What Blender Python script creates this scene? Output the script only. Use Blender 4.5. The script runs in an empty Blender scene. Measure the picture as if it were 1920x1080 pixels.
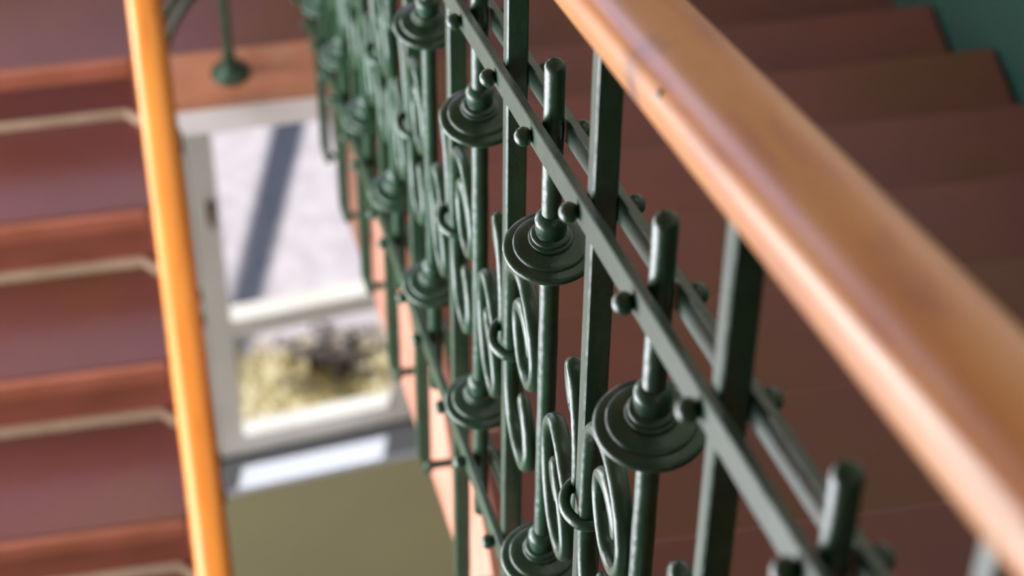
import bpy, math, random
from mathutils import Vector, Matrix
C = bpy.context.scene
random.seed(7)

# ------------------------------------------------------------------ camera, world, lights, exposure
YAW, PITCH, ROLL = math.radians(10.054), math.radians(49.047), math.radians(0.584)
fw = Vector((math.sin(YAW)*math.cos(PITCH), math.cos(YAW)*math.cos(PITCH), -math.sin(PITCH)))
rt = Vector((math.cos(YAW), -math.sin(YAW), 0))
up = rt.cross(fw)
r2 = rt*math.cos(ROLL)+up*math.sin(ROLL)
u2 = -rt*math.sin(ROLL)+up*math.cos(ROLL)
cd = bpy.data.cameras.new('camera')
cam = bpy.data.objects.new('camera', cd)
C.collection.objects.link(cam)
cam.matrix_world = Matrix(((r2.x, u2.x, -fw.x, 0), (r2.y, u2.y, -fw.y, 0), (r2.z, u2.z, -fw.z, 0), (0, 0, 0, 1)))
cd.sensor_width = 36
cd.lens = 36*5087.9/1920
cd.clip_start = 0.05
cd.clip_end = 200
cd.dof.use_dof = True
cd.dof.focus_distance = 1.72
cd.dof.aperture_fstop = 8.0
C.camera = cam

C.view_settings.view_transform = 'Standard'
C.view_settings.look = 'None'
C.view_settings.gamma = 1
C.view_settings.use_curve_mapping = False
C.view_settings.exposure = 0.0
C.cycles.use_denoising = True
C.cycles.max_bounces = 8

w = bpy.data.worlds.new('World')
C.world = w
w.use_nodes = True
nt = w.node_tree
bg = nt.nodes['Background']
sky = nt.nodes.new('ShaderNodeTexSky')
sky.sky_type = 'HOSEK_WILKIE'
SUN_AZ = Vector((0.285, 0.958, 0)).normalized()
SUN_EL = math.radians(69)
sdir = Vector((SUN_AZ.x*math.cos(SUN_EL), SUN_AZ.y*math.cos(SUN_EL), math.sin(SUN_EL)))
sky.sun_direction = sdir
sky.turbidity = 3.5
sky.ground_albedo = 0.5
nt.links.new(sky.outputs[0], bg.inputs[0])
bg.inputs[1].default_value = 1.7

def lamp(name, kind, energy, color, loc, direction, **kw):
    d = bpy.data.lights.new(name, kind)
    d.energy = energy
    d.color = color
    for k, v in kw.items():
        setattr(d, k, v)
    o = bpy.data.objects.new(name, d)
    C.collection.objects.link(o)
    o.location = loc
    o.rotation_euler = Vector(direction).to_track_quat('-Z', 'Y').to_euler()
    return o

lamp('sun', 'SUN', 4.6, (1.0, 0.97, 0.93), (3, 12, 6), -sdir, angle=math.radians(0.6))
# daylight through the tall stair windows of the left wall and the back wall, with added fill lamps among them
lamp('window_daylight', 'AREA', 145, (0.94, 0.95, 1.0), (-1.50, 1.45, -2.35), (1, -0.02, 0.25), shape='RECTANGLE', size=1.9, size_y=1.7)
lamp('lower_hall_fill', 'AREA', 60, (1.0, 0.96, 0.93), (-0.5, 0.9, -6.0), (0.1, 1, 0.12), shape='RECTANGLE', size=1.2, size_y=0.9)  # added fill for the dark lower wall and jambs, no window behind it
lamp('landing_window_daylight', 'AREA', 9, (0.76, 0.66, 1.0), (-0.32, 4.70, -1.75), (0.0, -1, -0.1), shape='RECTANGLE', size=0.9, size_y=1.5)
lamp('landing_side_fill', 'AREA', 60, (0.94, 0.95, 1.0), (-1.50, 3.25, -2.35), (1, -0.55, 0.05), shape='RECTANGLE', size=0.8, size_y=1.5)  # added lamp, brightens the well side of the iron rails
lamp('overhead_fill', 'AREA', 9, (1.0, 0.93, 0.84), (0.55, 1.3, 1.9), (0, 0.1, -1), shape='RECTANGLE', size=0.8, size_y=0.8)  # added fill from above for the handrail top, no lantern hangs there
lamp('back_window_daylight', 'AREA', 4, (1.0, 0.93, 0.88), (0.9, -1.95, 0.7), (-0.15, 1, -0.45), shape='RECTANGLE', size=0.8, size_y=1.2)

# ------------------------------------------------------------------ helpers
class MB:
    def __init__(s):
        s.v, s.f, s.uv = [], [], []
    def face(s, idx, uv=None):
        s.f.append(tuple(idx)); s.uv.append(uv)
    def box(s, x0, x1, y0, y1, z0, z1, cap=None):
        b = len(s.v)
        s.v += [(x, y, z) for z in (z0, z1) for y in (y0, y1) for x in (x0, x1)]
        for q in ((0, 2, 3, 1), (4, 5, 7, 6), (0, 1, 5, 4), (2, 6, 7, 3), (0, 4, 6, 2), (1, 3, 7, 5)):
            s.face([b+i for i in q])
        return s
    def sweep(s, path, sec, ref=(0, 0, 1), scales=None, caps=True):
        """sec: closed list of (a,b); a along side axis t x ref, b along the axis perpendicular to both"""
        P = [Vector(p) for p in path]; n = len(P); m = len(sec); b0 = len(s.v); L = 0
        ref = Vector(ref); lens = []
        for i, p in enumerate(P):
            t = (P[min(i+1, n-1)]-P[max(i-1, 0)]).normalized()
            a = t.cross(ref).normalized(); b = a.cross(t)
            if i: L += (p-P[i-1]).length
            lens.append(L)
            sa, sb = scales[i] if scales else (1, 1)
            for (x, y) in sec:
                s.v.append(tuple(p+a*x*sa+b*y*sb))
        for i in range(n-1):
            for j in range(m):
                k = (j+1) % m
                s.face((b0+i*m+j, b0+i*m+k, b0+(i+1)*m+k, b0+(i+1)*m+j),
                       ((lens[i], j/m), (lens[i], (j+1)/m), (lens[i+1], (j+1)/m), (lens[i+1], j/m)))
        if caps:
            s.face([b0+j for j in range(m)][::-1]); s.face([b0+(n-1)*m+j for j in range(m)])
        return s
    def lathe(s, prof, c, seg=48, wob=0.0):
        b0 = len(s.v); n = len(prof)
        for r, z in prof:
            for j in range(seg):
                a = 2*math.pi*j/seg
                rr = r*(1+wob*math.sin(3*a+z*90))
                s.v.append((c[0]+rr*math.cos(a), c[1]+rr*math.sin(a), c[2]+z))
        for i in range(n-1):
            for j in range(seg):
                k = (j+1) % seg
                s.face((b0+i*seg+j, b0+i*seg+k, b0+(i+1)*seg+k, b0+(i+1)*seg+j))
        s.face([b0+j for j in range(seg)][::-1]); s.face([b0+(n-1)*seg+j for j in range(seg)])
        return s
    def ball(s, c, rx, ry, rz, nu=20, nv=12):
        b0 = len(s.v)
        for i in range(1, nv):
            t = math.pi*i/nv
            for j in range(nu):
                a = 2*math.pi*j/nu
                s.v.append((c[0]+rx*math.cos(t), c[1]+ry*math.sin(t)*math.cos(a), c[2]+rz*math.sin(t)*math.sin(a)))
        for i in range(nv-2):
            for j in range(nu):
                k = (j+1) % nu
                s.face((b0+i*nu+j, b0+i*nu+k, b0+(i+1)*nu+k, b0+(i+1)*nu+j))
        t0 = len(s.v); s.v += [(c[0]+rx, c[1], c[2]), (c[0]-rx, c[1], c[2])]
        for j in range(nu):
            k = (j+1) % nu
            s.face((t0, b0+k, b0+j)); s.face((t0+1, b0+(nv-2)*nu+j, b0+(nv-2)*nu+k))
        return s
    def prism(s, poly, x0, x1):
        """poly in (y,z), extruded along x"""
        b0 = len(s.v); n = len(poly)
        s.v += [(x0, y, z) for y, z in poly]+[(x1, y, z) for y, z in poly]
        for j in range(n):
            k = (j+1) % n
            s.face((b0+j, b0+k, b0+n+k, b0+n+j))
        s.face([b0+j for j in range(n)][::-1]); s.face([b0+n+j for j in range(n)])
        return s
    def xform(s, M, start=0):
        s.v = s.v[:start]+[tuple(M @ Vector(v)) for v in s.v[start:]]
        return s

def mesh(name, mb, mat, parent=None, smooth=False, bevel=0.0, bseg=2, sharp=35, loc=None):
    me = bpy.data.meshes.new(name)
    me.from_pydata(mb.v, [], mb.f)
    if any(mb.uv):
        uvl = me.uv_layers.new(name='UVMap')
        for p, u in zip(me.polygons, mb.uv):
            if u:
                for li, c in zip(p.loop_indices, u):
                    uvl.data[li].uv = c
    me.materials.append(mat)
    me.update()
    import bmesh
    bm = bmesh.new(); bm.from_mesh(me)
    bmesh.ops.recalc_face_normals(bm, faces=bm.faces)
    bm.to_mesh(me); bm.free()
    if smooth:
        me.shade_smooth()
        me.set_sharp_from_angle(angle=math.radians(sharp))
    o = bpy.data.objects.new(name, me)
    C.collection.objects.link(o)
    if bevel:
        md = o.modifiers.new('bevel', 'BEVEL'); md.width = bevel; md.segments = bseg; md.limit_method = 'ANGLE'
        md.angle_limit = math.radians(40)
        me.shade_smooth()
        md.harden_normals = True
    if parent:
        o.parent = parent
        o.matrix_parent_inverse = parent.matrix_world.inverted()
    if loc:
        o.location = loc
    return o

def tag(o, label=None, cat=None, group=None, kind=None):
    if label: o['label'] = label
    if cat: o['category'] = cat
    if group: o['group'] = group
    if kind: o['kind'] = kind
    return o

def empty(name, loc, label=None, cat=None, group=None, kind=None):
    o = bpy.data.objects.new(name, None)
    C.collection.objects.link(o)
    o.location = loc
    o.empty_display_size = 0.05
    bpy.context.view_layer.update()
    return tag(o, label, cat, group, kind)

def catmull(pts, k=8):
    P = [pts[0]]+list(pts)+[pts[-1]]
    out = []
    for i in range(1, len(P)-2):
        for j in range(k):
            t = j/k
            out.append(tuple(0.5*((2*P[i][c])+(-P[i-1][c]+P[i+1][c])*t+(2*P[i-1][c]-5*P[i][c]+4*P[i+1][c]-P[i+2][c])*t*t
                       + (-P[i-1][c]+3*P[i][c]-3*P[i+1][c]+P[i+2][c])*t**3) for c in range(len(pts[0]))))
    out.append(tuple(pts[-1]))
    return out

def rrect(a, b, r, k=3):
    """rounded rectangle, half sizes a,b"""
    out = []
    for cx, cy, st in ((a-r, b-r, 0), (-(a-r), b-r, 90), (-(a-r), -(b-r), 180), (a-r, -(b-r), 270)):
        for i in range(k+1):
            t = math.radians(st+90*i/k)
            out.append((cx+r*math.cos(t), cy+r*math.sin(t)))
    return out

def ell(a, b, n=16, p=1.0):
    out = []
    for i in range(n):
        t = 2*math.pi*i/n
        c, s_ = math.cos(t), math.sin(t)
        out.append((a*math.copysign(abs(c)**p, c), b*math.copysign(abs(s_)**p, s_)))
    return out

# ------------------------------------------------------------------ materials
def srgb(r, g, b):
    return tuple(((c/255)/12.92 if c/255 <= .04045 else ((c/255+.055)/1.055)**2.4) for c in (r, g, b))+(1,)

def material(name, c1, c2=None, rough=0.5, scale=8, bump=0.0, bscale=60, coat=0.0, detail=4, spec=0.5, metallic=0, stretch=None, c3=None, s3=2.0):
    m = bpy.data.materials.new(name); m.use_nodes = True
    t = m.node_tree; p = t.nodes['Principled BSDF']
    p.inputs['Roughness'].default_value = rough
    p.inputs['Metallic'].default_value = metallic
    p.inputs['Coat Weight'].default_value = coat
    p.inputs['Coat Roughness'].default_value = 0.12
    p.inputs['Specular IOR Level'].default_value = spec
    p.inputs['Base Color'].default_value = c1
    tc = t.nodes.new('ShaderNodeTexCoord'); mp = t.nodes.new('ShaderNodeMapping')
    t.links.new(tc.outputs['Object'], mp.inputs[0])
    if stretch: mp.inputs['Scale'].default_value = stretch
    col = None
    if c2:
        n = t.nodes.new('ShaderNodeTexNoise'); n.inputs['Scale'].default_value = scale; n.inputs['Detail'].default_value = detail
        r = t.nodes.new('ShaderNodeValToRGB'); r.color_ramp.elements[0].position = .35; r.color_ramp.elements[1].position = .65
        r.color_ramp.elements[0].color = c1; r.color_ramp.elements[1].color = c2
        t.links.new(mp.outputs[0], n.inputs['Vector']); t.links.new(n.outputs[0], r.inputs[0])
        col = r.outputs[0]
        if c3:
            n3 = t.nodes.new('ShaderNodeTexNoise'); n3.inputs['Scale'].default_value = s3
            r3 = t.nodes.new('ShaderNodeValToRGB'); r3.color_ramp.elements[0].position = .48; r3.color_ramp.elements[1].position = .68
            mx = t.nodes.new('ShaderNodeMix'); mx.data_type = 'RGBA'
            t.links.new(mp.outputs[0], n3.inputs['Vector']); t.links.new(n3.outputs[0], r3.inputs[0])
            t.links.new(r3.outputs[0], mx.inputs['Factor']); t.links.new(col, mx.inputs[6]); mx.inputs[7].default_value = c3
            col = mx.outputs[2]
        t.links.new(col, p.inputs['Base Color'])
    if bump:
        n2 = t.nodes.new('ShaderNodeTexNoise'); n2.inputs['Scale'].default_value = bscale; n2.inputs['Detail'].default_value = 3
        bp = t.nodes.new('ShaderNodeBump'); bp.inputs['Strength'].default_value = bump; bp.inputs['Distance'].default_value = 0.002
        t.links.new(mp.outputs[0], n2.inputs['Vector']); t.links.new(n2.outputs[0], bp.inputs['Height']); t.links.new(bp.outputs[0], p.inputs['Normal'])
    return m

GREEN = material('green_paint', srgb(28, 58, 38), srgb(36, 72, 48), rough=.36, scale=30, bump=.3, bscale=130, spec=.65)
TREAD = material('brown_stair_paint', srgb(108, 62, 56), srgb(118, 66, 54), rough=.42, scale=5, bump=.25, bscale=25, c3=srgb(104, 66, 40), s3=3)
LTREAD = material('brown_lower_stair_paint', srgb(102, 58, 54), srgb(96, 54, 42), rough=.30, scale=4, bump=.25, bscale=25, c3=srgb(104, 64, 42), s3=3.5)
NOSE = material('worn_nosing_paint', srgb(160, 92, 72), srgb(146, 84, 58), rough=.45, scale=9, bump=.2)
RISER = material('riser_paint', srgb(140, 76, 62), srgb(124, 68, 50), rough=.5, scale=9, bump=.2)
EDGE = material('landing_border_paint', srgb(184, 118, 84), srgb(158, 98, 64), rough=.45, scale=7, bump=.2, c3=srgb(178, 134, 106), s3=9)
BEIGE = material('beige_joint_trim', srgb(176, 150, 126), srgb(160, 134, 110), rough=.6, scale=20)
SALMON = material('salmon_stringer_paint', srgb(196, 142, 122), srgb(176, 118, 96), rough=.5, scale=9, bump=.15)
TEAL = material('teal_wall_paint', srgb(38, 80, 70), srgb(34, 73, 64), rough=.35, scale=3, bump=.1)
OLIVE = material('olive_wall_paint', srgb(176, 170, 132), srgb(170, 164, 130), rough=.6, scale=2, bump=.1)
CREAM = material('cream_wall_paint', srgb(205, 200, 186), srgb(196, 190, 176), rough=.7, scale=2)
WHITE = material('white_window_paint', srgb(222, 218, 212), srgb(214, 210, 204), rough=.4, scale=8)
FASCIA = material('white_fascia_paint', srgb(226, 218, 214), srgb(216, 208, 204), rough=.5, scale=6)
SILLW = material('gloss_sky_tinted_sill', srgb(205, 212, 232), rough=.25, spec=1.0)  # white sill, lavender cast of the sky light put into its colour
BRASS = material('aged_brass', srgb(140, 112, 62), srgb(110, 90, 55), rough=.35, scale=30, metallic=.8)
STEEL = material('steel_screw', srgb(120, 116, 112), rough=.45, metallic=1)
PAVE = material('pale_paving', srgb(216, 206, 212), srgb(196, 188, 194), rough=.9, scale=14, bump=.6, bscale=40)
SOIL = material('dry_soil', srgb(208, 198, 160), srgb(222, 212, 186), rough=.95, scale=9, bump=.6, bscale=30)
GRASS = material('dry_grass', srgb(240, 226, 176), srgb(226, 214, 160), rough=.8, scale=9)
LEAF = material('dark_shrub', srgb(84, 78, 72), srgb(110, 100, 90), rough=.7, scale=12)
STONE = material('pale_stone', srgb(214, 208, 204), srgb(190, 186, 184), rough=.85, scale=12, bump=.4)
POLE = material('grey_pole_metal', srgb(120, 120, 122), rough=.5)

def wood_mat(name, a, b, dark, knot=None):
    m = bpy.data.materials.new(name); m.use_nodes = True
    t = m.node_tree; p = t.nodes['Principled BSDF']
    p.inputs['Roughness'].default_value = .40; p.inputs['Coat Weight'].default_value = .28; p.inputs['Coat Roughness'].default_value = .2
    uv = t.nodes.new('ShaderNodeUVMap'); mp = t.nodes.new('ShaderNodeMapping'); mp.inputs['Scale'].default_value = (7, 9, 1)
    t.links.new(uv.outputs[0], mp.inputs[0])
    n = t.nodes.new('ShaderNodeTexNoise'); n.inputs['Scale'].default_value = 1; n.inputs['Detail'].default_value = 5; n.inputs['Distortion'].default_value = .6
    t.links.new(mp.outputs[0], n.inputs['Vector'])
    r = t.nodes.new('ShaderNodeValToRGB'); e = r.color_ramp.elements
    e[0].position = .3; e[0].color = dark; e[1].position = .7; e[1].color = b
    x = e.new(.45); x.color = a
    t.links.new(n.outputs[0], r.inputs[0])
    col = r.outputs[0]
    if knot:
        g = t.nodes.new('ShaderNodeNewGeometry'); vd = t.nodes.new('ShaderNodeVectorMath'); vd.operation = 'DISTANCE'
        vd.inputs[1].default_value = knot
        nn = t.nodes.new('ShaderNodeTexNoise'); nn.inputs['Scale'].default_value = 60
        ad = t.nodes.new('ShaderNodeMath'); ad.operation = 'MULTIPLY_ADD'; ad.inputs[1].default_value = .03
        t.links.new(g.outputs['Position'], vd.inputs[0])
        t.links.new(g.outputs['Position'], nn.inputs['Vector'])
        t.links.new(nn.outputs[0], ad.inputs[0]); t.links.new(vd.outputs['Value'], ad.inputs[2])
        mr = t.nodes.new('ShaderNodeMapRange'); mr.inputs[1].default_value = .018; mr.inputs[2].default_value = .042; mr.inputs[3].default_value = .85; mr.inputs[4].default_value = 0
        t.links.new(ad.outputs[0], mr.inputs[0])
        mx = t.nodes.new('ShaderNodeMix'); mx.data_type = 'RGBA'; mx.inputs[7].default_value = srgb(120, 58, 22)
        t.links.new(mr.outputs[0], mx.inputs['Factor']); t.links.new(col, mx.inputs[6]); col = mx.outputs[2]
    t.links.new(col, p.inputs['Base Color'])
    return m

def glass_mat():
    m = bpy.data.materials.new('window_glass'); m.use_nodes = True
    t = m.node_tree; t.nodes.remove(t.nodes['Principled BSDF'])
    o = t.nodes['Material Output']
    tr = t.nodes.new('ShaderNodeBsdfTransparent'); gl = t.nodes.new('ShaderNodeBsdfGlossy'); gl.inputs['Roughness'].default_value = .02
    mx = t.nodes.new('ShaderNodeMixShader')
    mx.inputs[0].default_value = .06; t.links.new(tr.outputs[0], mx.inputs[1]); t.links.new(gl.outputs[0], mx.inputs[2])
    t.links.new(mx.outputs[0], o.inputs[0])
    return m
GLASS = glass_mat()

# ------------------------------------------------------------------ measured layout (metres; x across, y along the flights, z up; camera at the origin)
N0, D0, Z0 = 0.2305, 0.8695, -1.1429        # centre of the first disc of the near balustrade
RUN, RISE, H = 0.29, 0.1737, 0.3498
S = RISE/RUN
CS = 1/math.sqrt(1+S*S)
NW, DN, ZN = 1.2899, 2.9189, -2.9762
ZL = ZN-2*RISE                              # landing level
DL = 3.471                                  # front edge of the landing on the lower flight
LRUN = 0.2335; LRISE = LRUN*S
DWELL = 3.353
NL = -0.025
NSTR = 0.268
NLEFT = -1.35
ZF = -6.95

# ------------------------------------------------------------------ setting: walls, ceiling, floors
def struct(name, mb, mat, **kw):
    return tag(mesh(name, mb, mat, **kw), kind='structure')

zt = lambda d: ZN-(d-DN)*(RISE/RUN)+.95
struct('wall_right', MB().prism([(-2.1, zt(-2.1)), (DN+.3, zt(DN+.3)), (5.2, zt(DN+.3)), (5.2, 2.0), (-2.1, 2.0)][::-1], NW, NW+.2), CREAM)
struct('wall_right_dado', MB().prism([(-2.1, ZF), (5.2, ZF), (5.2, zt(DN+.3)), (DN+.3, zt(DN+.3)), (-2.1, zt(-2.1))], NW, NW+.2), TEAL)
b = MB()
for (y0, y1, z0, z1) in ((-2.1, .5, ZF, 2.0), (.5, 2.4, ZF, -3.2), (.5, 2.4, -1.5, 2.0), (2.4, 2.85, ZF, 2.0), (2.85, 3.65, ZF, -3.1), (2.85, 3.65, -1.6, 2.0), (3.65, 5.2, ZF, 2.0)):
    b.box(NLEFT-.2, NLEFT, y0, y1, z0, z1)
struct('wall_left', b, CREAM)
b = MB()
for (x0, x1, z0, z1) in ((NLEFT-.2, .5, ZF, 2.0), (.5, 1.3, ZF, .1), (.5, 1.3, 1.3, 2.0), (1.3, NW+.2, ZF, 2.0)):
    b.box(x0, x1, -2.1, -1.9, z0, z1)
struct('wall_back', b, CREAM)
struct('ceiling', MB().box(NLEFT-.2, NW+.2, -2.1, 5.2, 2.0, 2.2), CREAM)
struct('floor_lower', MB().box(NLEFT-.2, NW+.2, -2.1, 4.9, ZF-.2, ZF), LTREAD)

# far wall, skewed 6 degrees, local frame: x along wall, y through it (outwards), z up
AL = math.radians(-6)
WM = Matrix.Translation((0, 4.57, 0)) @ Matrix.Rotation(-AL, 4, 'Z')
WX0, WX1, WZ0, WZ1 = -0.022, 0.572, -5.93, -4.02
b = MB()
T = .10
b.box(-1.6, WX0, 0, T, ZF, ZL-.1); b.box(WX1, 1.6, 0, T, ZF, ZL-.1)
b.box(WX0, WX1, 0, .06, ZF, WZ0); b.box(WX0, WX1, 0, T, WZ1, ZL-.1)
b.xform(WM)
struct('wall_front', b, OLIVE)
b = MB()
b.box(-1.6, -.77, 0, T, ZL-.1, 2.0); b.box(.13, 1.6, 0, T, ZL-.1, 2.0); b.box(-.77, .13, 0, T, ZL-.1, -2.5); b.box(-.77, .13, 0, T, -1.0, 2.0)
b.xform(WM)
struct('wall_front_upper', b, CREAM)

win = empty('window_1', WM @ Vector(((WX0+WX1)/2, 0, WZ0)), 'white wooden stair window with one glazing bar, looking down on sunlit paving', kind='structure')
def wpart(name, mb, mat, parent=win, label=None, **kw):
    mb.xform(WM)
    o = mesh(name, mb, mat, parent=parent, **kw)
    if label: o['label'] = label
    return o
fo = .012; fb = .056
wpart('frame_post', MB().box(WX0, WX0+.03, fo, fb, WZ0, WZ1), WHITE, bevel=.003)
wpart('frame_post', MB().box(WX1-.03, WX1, fo, fb, WZ0, WZ1), WHITE, bevel=.003)
wpart('frame_head', MB().box(WX0+.03, WX1-.03, fo, fb, WZ1-.03, WZ1), WHITE, bevel=.003)
wpart('frame_foot', MB().box(WX0+.03, WX1-.03, fo, fb, WZ0, WZ0+.030), WHITE, bevel=.003)
gx0, gx1, gz0, gz1 = .078, .500, -5.838, -4.12
wpart('sash_stile', MB().box(WX0+.032, gx0, .0, .055, WZ0+.037, WZ1-.032), WHITE, bevel=.004)
wpart('sash_stile', MB().box(gx1, WX1-.032, .0, .055, WZ0+.037, WZ1-.032), WHITE, bevel=.004)
wpart('sash_bottom_rail', MB().box(gx0, gx1, .0, .055, WZ0+.037, gz0), WHITE, bevel=.004)
wpart('sash_top_rail', MB().box(gx0, gx1, .0, .055, gz1, WZ1-.032), WHITE, bevel=.004)
wpart('glazing_bar', MB().box(gx0, gx1, .0, .058, -5.425, -5.357), WHITE, bevel=.004)
for a, c in ((gz0, -5.425), (-5.357, gz1)):
    wpart('pane', MB().box(gx0, gx1, .010, .014, a, c), GLASS)
wpart('window_board', MB().box(WX0-.03, WX1+.03, -.100, .03, WZ0-.024, WZ0), SILLW, bevel=.004)
wpart('outer_sill', MB().box(WX0, WX1, .062, .080, WZ0-.04, WZ0-.004), FASCIA, bevel=.004)
hd = wpart('catch_plate', MB().box(.046, .066, -.008, .0, -4.965, -4.885), BRASS, bevel=.002)
hb = MB().ball((.056, -.02, -4.905), .011, .014, .011)
wpart('catch_handle', hb.box(.051, .061, -.03, -.02, -4.965, -4.900), BRASS, parent=hd, smooth=True)

for nm, M_, w_, h_, lab in (
    ('window_2', Matrix.Translation((NLEFT-.1, 1.45, -3.2)) @ Matrix.Rotation(math.pi/2, 4, 'Z'), 1.9, 1.7, 'tall stair window in the left wall, outside the view'),
    ('window_3', WM @ Matrix.Translation((-.32, .05, -2.5)), .9, 1.5, 'landing window in the far wall, above the view'),
    ('window_added', Matrix.Translation((NLEFT-.1, 3.25, -3.1)) @ Matrix.Rotation(math.pi/2, 4, 'Z'), .8, 1.5, 'added narrow window in the left wall beside the landing, unseen, for extra side light'),  # unseen window, made up to go with the added side lamp
    ('window_4', Matrix.Translation((.9, -2.0, .1)), .8, 1.2, 'window in the wall behind the viewer')):
    b = MB()
    b.box(-w_/2, -w_/2+.05, -.03, .03, 0, h_); b.box(w_/2-.05, w_/2, -.03, .03, 0, h_)
    b.box(-w_/2+.05, w_/2-.05, -.03, .03, 0, .05); b.box(-w_/2+.05, w_/2-.05, -.03, .03, h_-.05, h_)
    b.box(-.025, .025, -.03, .03, .05, h_-.05)
    b.xform(M_)
    o = struct(nm, b, WHITE); o['label'] = lab

# landing floor with its painted border
lf = empty('floor', (0, 4, ZL), 'purple-brown painted half landing between the two flights', kind='structure')
b = MB()
def back(x): return 4.57-x*math.tan(math.radians(6))+.02
for x0, x1, y0 in ((NLEFT, .0, DL), (.0, NSTR, DWELL+.115), (NSTR, NW, DN+RUN)):
    q = len(b.v)
    for z in (ZL-.12, ZL):
        b.v += [(x0, y0, z), (x1, y0, z), (x1, back(x1), z), (x0, back(x0), z)]
    for f_ in ((3, 2, 1, 0), (4, 5, 6, 7), (0, 1, 5, 4), (1, 2, 6, 5), (2, 3, 7, 6), (3, 0, 4, 7)):
        b.face([q+i_ for i_ in f_])
mesh('landing_slab', b, LTREAD, parent=lf)
b = MB().box(-.036, NSTR+.02, DWELL, DWELL+.115, ZL-.03, ZL+.0015)
mesh('landing_border', b, EDGE, parent=lf, bevel=.004)
b = MB().box(-.036, NSTR, DWELL+.004, DWELL+.03, ZL-.092, ZL-.03)
mesh('fascia_board', b, FASCIA, parent=lf, bevel=.003)

# ------------------------------------------------------------------ near flight (right), descending away from the camera
fl = empty('near_staircase', (NW/2+.2, DN, ZL), 'red-brown painted flight going down behind the green balustrade, beside the teal wall', 'staircase')
k0 = -13
for k in range(k0, 2):
    d1 = DN+k*RUN; z = ZN-k*RISE
    o = mesh('tread', MB().box(NSTR+.004, NW-.004, d1-RUN-.004, d1, z-.03, z), TREAD, parent=fl, bevel=.008, bseg=3)
    mesh('riser', MB().box(NSTR+.012, NW-.004, d1-.042, d1-.022, z-RISE, z-.028), RISER, parent=fl)
# sawtooth string on the well side
HB = -.828
poly = []
da, db = DN+(k0-1)*RUN, DN+1*RUN+.03
def dz(d, h): return Z0-(d-D0)*S+h
for k in range(k0, 2):
    d1 = DN+k*RUN; z = ZN-k*RISE
    poly += [(d1-RUN-.0, z-.001), (d1-.0, z-.001)]
poly += [(DN+RUN, ZL-.1), (DN+RUN, ZL-.12), (da, dz(da, HB))]
mesh('string_board', MB().prism(poly, NSTR-.006, NSTR+.03), SALMON, parent=fl)
# underside
mesh('soffit', MB().prism([(da, dz(da, HB)+.02), (DN+RUN, ZL-.12+.02), (DN+RUN, ZL-.12-.0), (da, dz(da, HB)-.0)], NSTR+.03, NW-.004), CREAM, parent=fl)

# ------------------------------------------------------------------ far flight (left), descending towards the camera
f2 = empty('lower_staircase', (-.6, DL-1, ZL-1), 'brown painted flight with paler nosings and beige joints, left of the thin handrail', 'staircase')
NM = 13
LE = -.040
for m in range(0, NM):
    d1 = DL-m*LRUN; z = ZL-m*LRISE            # nosing m, riser below it, tread m+1 in front
    # nosing board
    mesh('nosing', MB().box(NLEFT+.004, -.064, d1-.006, d1+.010, z-.043, z+.0005), NOSE, parent=f2, bevel=.009, bseg=3)
    mesh('nosing', MB().box(-.064, LE, d1-.024, d1+.010, z-.043, z+.0005), NOSE, parent=f2, bevel=.009, bseg=3)
    mesh('riser', MB().box(NLEFT+.004, -.064, d1+.006, d1+.05, z-LRISE, z-.043), RISER, parent=f2)
    mesh('riser_end_block', MB().box(-.066, LE, d1-.018, d1+.05, z-LRISE, z-.043), RISER, parent=f2, bevel=.003)
    jt = MB().sweep([(NLEFT+.004, d1+.001, z-LRISE+.009), (-.088, d1+.001, z-LRISE+.009), (-.064, d1-.024, z-LRISE+.009), (LE, d1-.024, z-LRISE+.009)], rrect(.007, .009, .003))
    mesh('joint_trim', jt, BEIGE, parent=f2)
    mesh('tread', MB().box(NLEFT+.004, LE, d1-LRUN+.010, d1+.006, z-LRISE-.043, z-LRISE), LTREAD, parent=f2)
LHB = -.30
dE = DL-NM*LRUN
mesh('string_board', MB().prism([(DL+.05, ZL-.045), (DL+.05, ZL-.30), (dE, ZL-.30-(DL+.05-dE)*S), (dE, ZL-.02-(DL+.05-dE)*S-LRISE*.9)], LE-.02, LE+.004), SALMON, parent=f2)

# ------------------------------------------------------------------ balustrades
def sec_flat(a, b): return rrect(a, b, min(a, b)*.35, 2)
DISC = [(.0062, .034), (.0074, .0335), (.0098, .0300), (.0107, .0285), (.0108, .0262), (.0102, .0245), (.0104, .0190), (.0096, .0172), (.0100, .0160),
        (.0126, .0152), (.0134, .0138), (.0130, .0122), (.0146, .0114), (.0150, .0100), (.0142, .0088), (.0190, .0074), (.0236, .0064), (.0246, .0055), (.0250, .0036),
        (.0290, .0026), (.0306, .0018), (.0314, .0002), (.0314, -.0014), (.0306, -.0028), (.0240, -.0050), (.0120, -.0085), (.0085, -.0110), (.0062, -.0112)]
NEAR_S = [(-.070, -.012), (-.062, -.002), (-.074, .002), (-.090, -.010), (-.094, -.032), (-.080, -.054), (-.055, -.066), (-.030, -.062), (-.016, -.042), (-.0125, -.016), (-.0125, .020),
          (-.0140, .075), (-.022, .105), (-.045, .128), (-.075, .141), (-.100, .134), (-.114, .112), (-.112, .084), (-.096, .062), (-.074, .053), (-.056, .062),
          (-.047, .080), (-.052, .100), (-.070, .110), (-.086, .102), (-.090, .088)]

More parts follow.
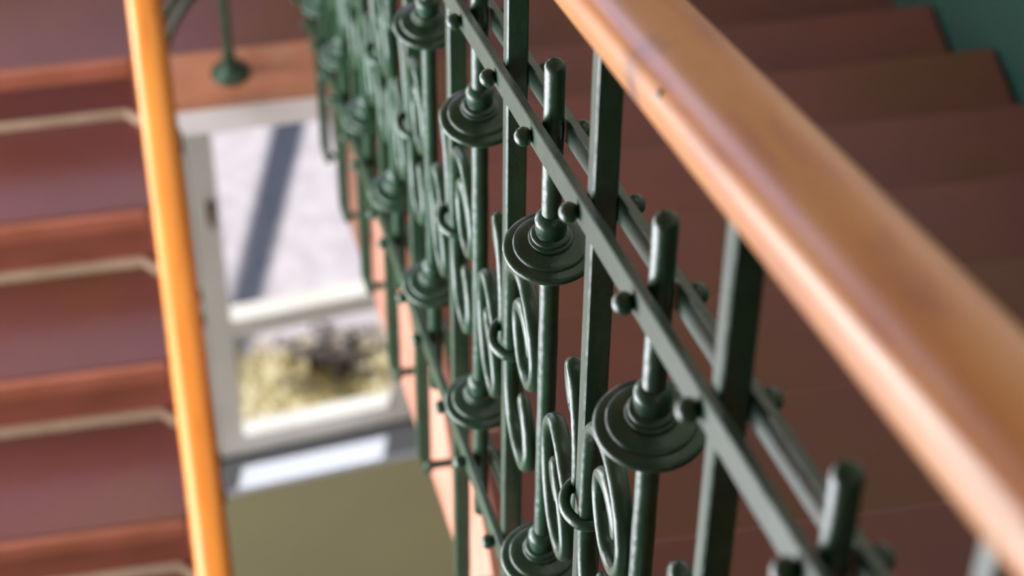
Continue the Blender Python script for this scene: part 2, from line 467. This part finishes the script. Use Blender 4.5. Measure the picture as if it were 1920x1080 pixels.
FAR_S = [(.046, .052), (.056, .046), (.067, .056), (.069, .072), (.058, .081), (.040, .072), (.024, .052), (.0145, .026), (.0128, .000), (.018, -.024), (.034, -.042), (.056, -.046),
         (.082, -.040), (.108, -.046), (.128, -.068), (.136, -.098), (.128, -.130), (.106, -.148), (.076, -.144), (.054, -.126), (.050, -.104), (.064, -.086), (.088, -.080), (.104, -.090), (.104, -.104), (.090, -.110)]
def scroll_mesh(sgn, flip=1):
    far = []
    for a, b in FAR_S:
        if b > 0:
            a2 = .0135+(a-.0135)*.62; far.append((a2, b+.006))
        else:
            a2 = .014+(a-.014)*.84; far.append((a2, b+(a-a2)*1.14-.005))
    pts = catmull(NEAR_S if sgn > 0 else far, 6)
    n = len(pts)
    path = [(0, p[0]*flip, p[1]) for p in pts]
    sc = []
    for i in range(n):
        t = i/(n-1)
        v = 1.0; u = 1.0
        e0 = max(0, 1-t/.16); e1 = max(0, 1-(1-t)/.12)
        e = max(e0, e1)
        if e > 0:
            v = 1+.9*math.sin(math.pi*min(1, e*1.0))*1.0 if e < .75 else 1+.64*(1-(e-.75)/.25*.9)
            u = 1-.45*e
        sc.append((u, v))
    m = MB()
    m.sweep(path, ell(.0047, .0062, 12, .85), ref=(1, 0, 0), scales=[(a_, b_) for b_, a_ in sc])
    return m

def ring_mesh():
    pts = [(math.cos(2*math.pi*i/28)*.0145, math.sin(2*math.pi*i/28)*.0180, 0) for i in range(28)]
    m = MB(); n = len(pts); sec = ell(.0042, .0050, 8); b0 = 0
    for i, p in enumerate(pts):
        nx = Vector(pts[i]).normalized()
        for a, c in sec: m.v.append((p[0]+nx.x*a, p[1]+nx.y*a, c))
    for i in range(n):
        for j in range(8):
            k = (j+1) % 8; i2 = (i+1) % n
            m.face((i*8+j, i*8+k, i2*8+k, i2*8+j))
    return m

class Proto:
    store = {}
def shared(key, build, name, mat, parent, loc, **kw):
    """one mesh, many objects: the first is built, the rest are copies of it"""
    if key not in Proto.store:
        o = mesh(name, build(), mat, **kw)
        Proto.store[key] = o
    else:
        o = Proto.store[key].copy()
        o.name = name
        C.collection.objects.link(o)
    o.location = Vector(loc)-parent_world(parent)
    o.parent = parent
    o.matrix_parent_inverse = Matrix.Identity(4)
    PW[o.name] = Vector(loc)
    return o
PW = {}
def parent_world(p):
    return PW.get(p.name, Vector(p.location) if p.parent is None else Vector((0, 0, 0)))

def rod_mb():
    m = MB(); n = 40; z0, z1 = -(H+.163), .165
    prof = [(.0001, z0), (.0048, z0+.0008), (.0064, z0+.003)]
    for i in range(n+1):
        z = z0+.004+(z1-z0-.009)*i/n
        prof.append((.0067+.00012*math.sin(i*2.1)+.0001*math.sin(i*5.3), z))
    prof += [(.0064, z1-.003), (.0052, z1-.0010), (.0030, z1), (.0001, z1+.0002)]
    return m.lathe(prof, (0, 0, 0), 24)
def bar_mb():
    return MB().sweep([(0, 0, -.705), (0, 0, -.35), (0, 0, 0), (0, 0, .12), (0, 0, .256)], rrect(.0074, .0074, .0012, 1), ref=(0, 1, 0))
def foot_mb():   # small bracket that carries the bar to the string board
    m = MB(); p = catmull([(0, 0, .0), (.001, 0, -.010), (.002, 0, -.022), (.006, 0, -.030)], 5)
    m.sweep(p, rrect(.006, .004, .001, 1), ref=(0, 1, 0))
    m.ball((.004, 0, -.030), .0065, .0085, .0150, 14, 8)
    m.sweep([(.006, 0, -.030), (.034, 0, -.030)], ell(.005, .005, 10), ref=(0, 0, 1))
    return m

def balustrade(name, label, n0, dref, zref, rods, bars, d_a, d_b, woodmat, hr_a, hr_b, hr_h, s, jit=None, low_string=True, low_h=-.4325):
    """dref,zref: point of the upper disc line; it falls by S per metre of +d"""
    root = empty(name, (n0, dref, zref-.6), label, 'balustrade')
    PW[root.name] = Vector(root.location)
    zl = lambda d: zref-(d-dref)*S
    def line(h, n=0, a=d_a, b=d_b, k=10):
        return [(n0+n, a+(b-a)*i/k, zl(a+(b-a)*i/k)+h) for i in range(k+1)]
    members = sorted([(d, 0) for d in rods]+[(d, 1) for d in bars])
    # flat rails, two above and two below, with ball rivets
    for h in (.104, low_h):
        for sd in (-1, 1):
            r = mesh('flat_rail', MB().sweep(line(h, sd*.0108), rrect(.0031, .0092, .0008, 1)), GREEN, parent=root)
            PW[r.name] = Vector((0, 0, 0))
            for d, kind in members:
                loc = (n0+sd*.0190, d, zl(d)+h-.001)
                key = 'ball'
                if key not in Proto.store:
                    Proto.store[key] = mesh('ball_rivet', MB().ball((0, 0, 0), .0060, .0064, .0064), GREEN, smooth=True, sharp=80)
                    o = Proto.store[key]
                else:
                    o = Proto.store[key].copy(); o.name = 'ball_rivet'; C.collection.objects.link(o)
                o.parent = r; o.matrix_parent_inverse = r.matrix_world.inverted(); o.location = loc
                o.location = Vector(loc)
                # r sits in world coordinates through its parent inverse
                o.matrix_parent_inverse = Matrix.Identity(4)
    # round balusters with two discs each
    for i, d in enumerate(rods):
        j = jit.get(i, (0, 0)) if jit else (0, 0)
        rb = shared('rod', rod_mb, 'round_baluster', GREEN, root, (n0, d, zl(d)), smooth=True)
        shared('disc', lambda: MB().lathe(DISC, (0, 0, 0), 56, .003), 'turned_disc', GREEN, rb, (n0, d, zl(d)+j[0]), smooth=True, sharp=50)
        shared('disc', None, 'turned_disc', GREEN, rb, (n0, d, zl(d)-H+j[1]), smooth=True)
    # square balusters with scrolls and a collar
    for i, d in enumerate(bars):
        sb = shared('bar', bar_mb, 'square_baluster', GREEN, root, (n0, d, zl(d)), smooth=True, sharp=25)
        shared('scroll_a', lambda: scroll_mesh(1), 'scroll', GREEN, sb, (n0-.003, d, zl(d)-H/2), smooth=True, sharp=60)
        shared('scroll_b', lambda: scroll_mesh(-1), 'scroll', GREEN, sb, (n0-.003, d, zl(d)-H/2), smooth=True, sharp=60)
        shared('ring', ring_mesh, 'collar', GREEN, sb, (n0-.001, d, zl(d)-H/2), smooth=True, sharp=60)
        if low_string:
            shared('foot', foot_mb, 'foot_bracket', GREEN, sb, (n0, d, zl(d)-.700), smooth=True)
    # handrail on a flat iron strip
    hr = mesh('handrail', MB().sweep(line(hr_h, 0, k=40), ell(hr_a, hr_b, 40, .82)), woodmat, parent=root, smooth=True, sharp=60)
    hr['label'] = 'varnished orange-brown wooden handrail'
    mesh('iron_strip', MB().sweep(line(hr_h-hr_b/CS-.002), rrect(.0125, .0026, .0008, 1)), GREEN, parent=root)
    return root, hr, zl

WOOD = wood_mat('varnished_wood', srgb(212, 124, 10), srgb(220, 140, 30), srgb(186, 96, 6), knot=(.2062, .853, -.864))
WOOD2 = wood_mat('varnished_wood_lower', srgb(212, 128, 42), srgb(218, 138, 52), srgb(194, 108, 28))

idx_rods = [-2, -1.0, 0, .995, 2, 3, 4, 5, 6, 7, 8]
idx_bars = [-2.5, -1.48, -.465, .49, 1.465, 2.42, 3.41, 4.35, 5.40, 6.43, 7.45]
jit = {2: (.0, .0), 3: (-.004, 0)}
END = 3.26
near, near_rail, near_zl = balustrade('near_balustrade', 'green wrought iron balustrade in the foreground with discs, scrolls and glossy wooden handrail',
    N0, D0, Z0, [D0+i*RUN for i in idx_rods], [D0+i*RUN for i in idx_bars], D0-2.9*RUN, END, WOOD, .0262, .0185, .267, 1, jit)

# lower balustrade: built like the near one but climbing away from the camera
C_l = MB  # (no scaling of the camera side: real mirrored members)
def lower_balustrade():
    global S
    s_old = S
    S = -s_old                        # the line rises with +d
    zref = ZL+.605; dref = DL
    d1 = 3.262
    rods = [d1-.075-i*LRUN for i in range(0, 9)]
    bars = [d-LRUN/2 for d in rods]
    r = balustrade('lower_balustrade', 'balustrade of the lower flight seen from above as one narrow orange-brown handrail',
        NL, dref, zref, rods, bars, d1-9*LRUN-.1, END, WOOD2, .0262, .0185, .245, -1, None, False, -.36)
    S = s_old
    return r
low, low_rail, low_zl = lower_balustrade()

# turn of the railing round the end of the well, carried by one round post
turn = empty('well_end_railing', ((N0+NL)/2, 3.406, ZL), 'curved green railing end with a single round post on the landing border', 'railing')
cx, rad = (N0+NL)/2, (N0-NL)/2
def arc(h0, h1, k=24, dr=0, sag=.0):
    out = []
    for i in range(k+1):
        t = i/k; a = math.pi*(1-t)
        out.append((cx+(rad+dr)*math.cos(a), END+(rad+dr)*math.sin(a)*1.12, h0+(h1-h0)*t+sag*math.sin(math.pi*t)))
    return out
zl0 = ZL+.605-(DL-END)*S; zr0 = Z0-(END-D0)*S
for h, h2 in ((.104, .104), (-.36, -.4325)):
    for sd in (-1, 1):
        mesh('curved_flat_rail', MB().sweep(arc(zl0+h, zr0+h2, dr=sd*.0108, sag=.03), rrect(.0031, .0092, .0008, 1)), GREEN, parent=turn)
o = mesh('curved_handrail', MB().sweep(arc(zl0+.245, zr0+.267, sag=.02), ell(.0262, .0185, 40, .82)), WOOD2, parent=turn, smooth=True, sharp=60)
o['label'] = 'curved wooden handrail piece'
zp = ZL+.0015
pd = 3.406
mesh('round_post', MB().lathe([(.0080, 0), (.0080, .30), (.0080, .78)], (cx, pd, zp), 24), GREEN, parent=turn, smooth=True)
mesh('base_rosette', MB().lathe([(.034, 0), (.034, .003), (.030, .006), (.020, .010), (.016, .014), (.0155, .020), (.0115, .026), (.0108, .050), (.0080, .056)], (cx, pd, zp), 40), GREEN, parent=turn, smooth=True)

plug = MB().ball((0, 0, 0), .0016, .0022, .0050, 14, 8)
o = mesh('metal_plug', plug, STEEL, smooth=True, sharp=80)
o.location = (.2062, .8038, -.8282); o.rotation_euler = (math.radians(-15), 0, 0)
o.parent = near_rail; o.matrix_parent_inverse = near_rail.matrix_world.inverted()
def on_rail(d, ang, n0=N0, h=.267):
    z = near_zl(d)+h
    b_ = Vector((0, S*CS, CS))
    return Vector((n0, d, z))+Vector((1, 0, 0))*.0262*math.copysign(abs(math.cos(ang))**.82, math.cos(ang))+b_*.0185*math.copysign(abs(math.sin(ang))**.82, math.sin(ang))

# ------------------------------------------------------------------ outside, below the window
ZG = -7.3
b = MB().box(-14, 14, 4.95, 40, ZG-.1, ZG)
tag(mesh('ground', b, PAVE), kind='structure')
bedm = MB().box(-2.5, 3.2, 4.95, 6.06, ZG, ZG+.03)
tag(mesh('planting_bed', bedm, SOIL, bevel=.01), 'bed of dry yellowish soil along the foot of the wall outside the window', 'flower bed')
g = MB()
for i in range(2600):
    x = random.uniform(-.6, 1.3); y = 5.35+.75*random.random()**.7
    a = random.uniform(0, math.pi); hh = random.uniform(.03, .09); ww = .006
    lx, ly = random.uniform(-.03, .03), random.uniform(-.03, .03)
    bb = len(g.v)
    g.v += [(x-ww*math.cos(a), y-ww*math.sin(a), ZG+.03), (x+ww*math.cos(a), y+ww*math.sin(a), ZG+.03), (x+lx, y+ly, ZG+.03+hh)]
    g.face((bb, bb+1, bb+2))
tag(mesh('dry_grass', g, GRASS), 'thin yellowed grass on the bed outside the window', 'grass', kind='stuff')
sh = empty('low_shrub', (.43, 5.93, ZG+.03), 'small dark shrub in the grass outside, seen blurred through the lower pane', 'shrub')
st = MB(); lf_ = MB()
for i in range(40):
    a = random.uniform(0, 2*math.pi); r = random.uniform(.03, .17); hh = random.uniform(.05, .2)
    tip = Vector((.43+r*math.cos(a)*1.3, 5.93+r*math.sin(a)*.6, ZG+.03+hh))
    st.sweep([(.43, 5.93, ZG+.02), tuple((Vector((.43, 5.93, ZG+.03))+tip)/2+Vector((0, 0, .03))), tuple(tip)], ell(.003, .003, 5), ref=(.3, .2, 1))
    for j in range(12):
        c = Vector((.43, 5.93, ZG+.04)).lerp(tip, random.uniform(.3, 1.05))+Vector((random.uniform(-.02, .02), random.uniform(-.02, .02), random.uniform(0, .02)))
        q = random.uniform(.012, .026); t1 = Vector((random.uniform(-1, 1), random.uniform(-1, 1), random.uniform(-.4, .4))).normalized()
        t2 = t1.cross(Vector((0, 0, 1))).normalized()
        bb = len(lf_.v)
        lf_.v += [tuple(c-t1*q), tuple(c+t2*q*.5), tuple(c+t1*q), tuple(c-t2*q*.5)]
        lf_.face((bb, bb+1, bb+2, bb+3))
mesh('stems', st, LEAF, parent=sh)
tag(mesh('leaves', lf_, LEAF, parent=sh), kind='stuff')
pl = empty('lamp_pole', (.722, 8.2, ZG), 'grey metal pole standing on the paving, beyond the view, casting the long shadow', 'pole')
mesh('pole_shaft', MB().lathe([(.064, 0), (.060, 3.2), (.056, 6.6)], (.722, 8.2, ZG), 20), POLE, parent=pl, smooth=True)
mesh('pole_base', MB().lathe([(.11, 0), (.11, .05), (.08, .12), (.064, .3)], (.722, 8.2, ZG), 20), POLE, parent=pl, smooth=True)
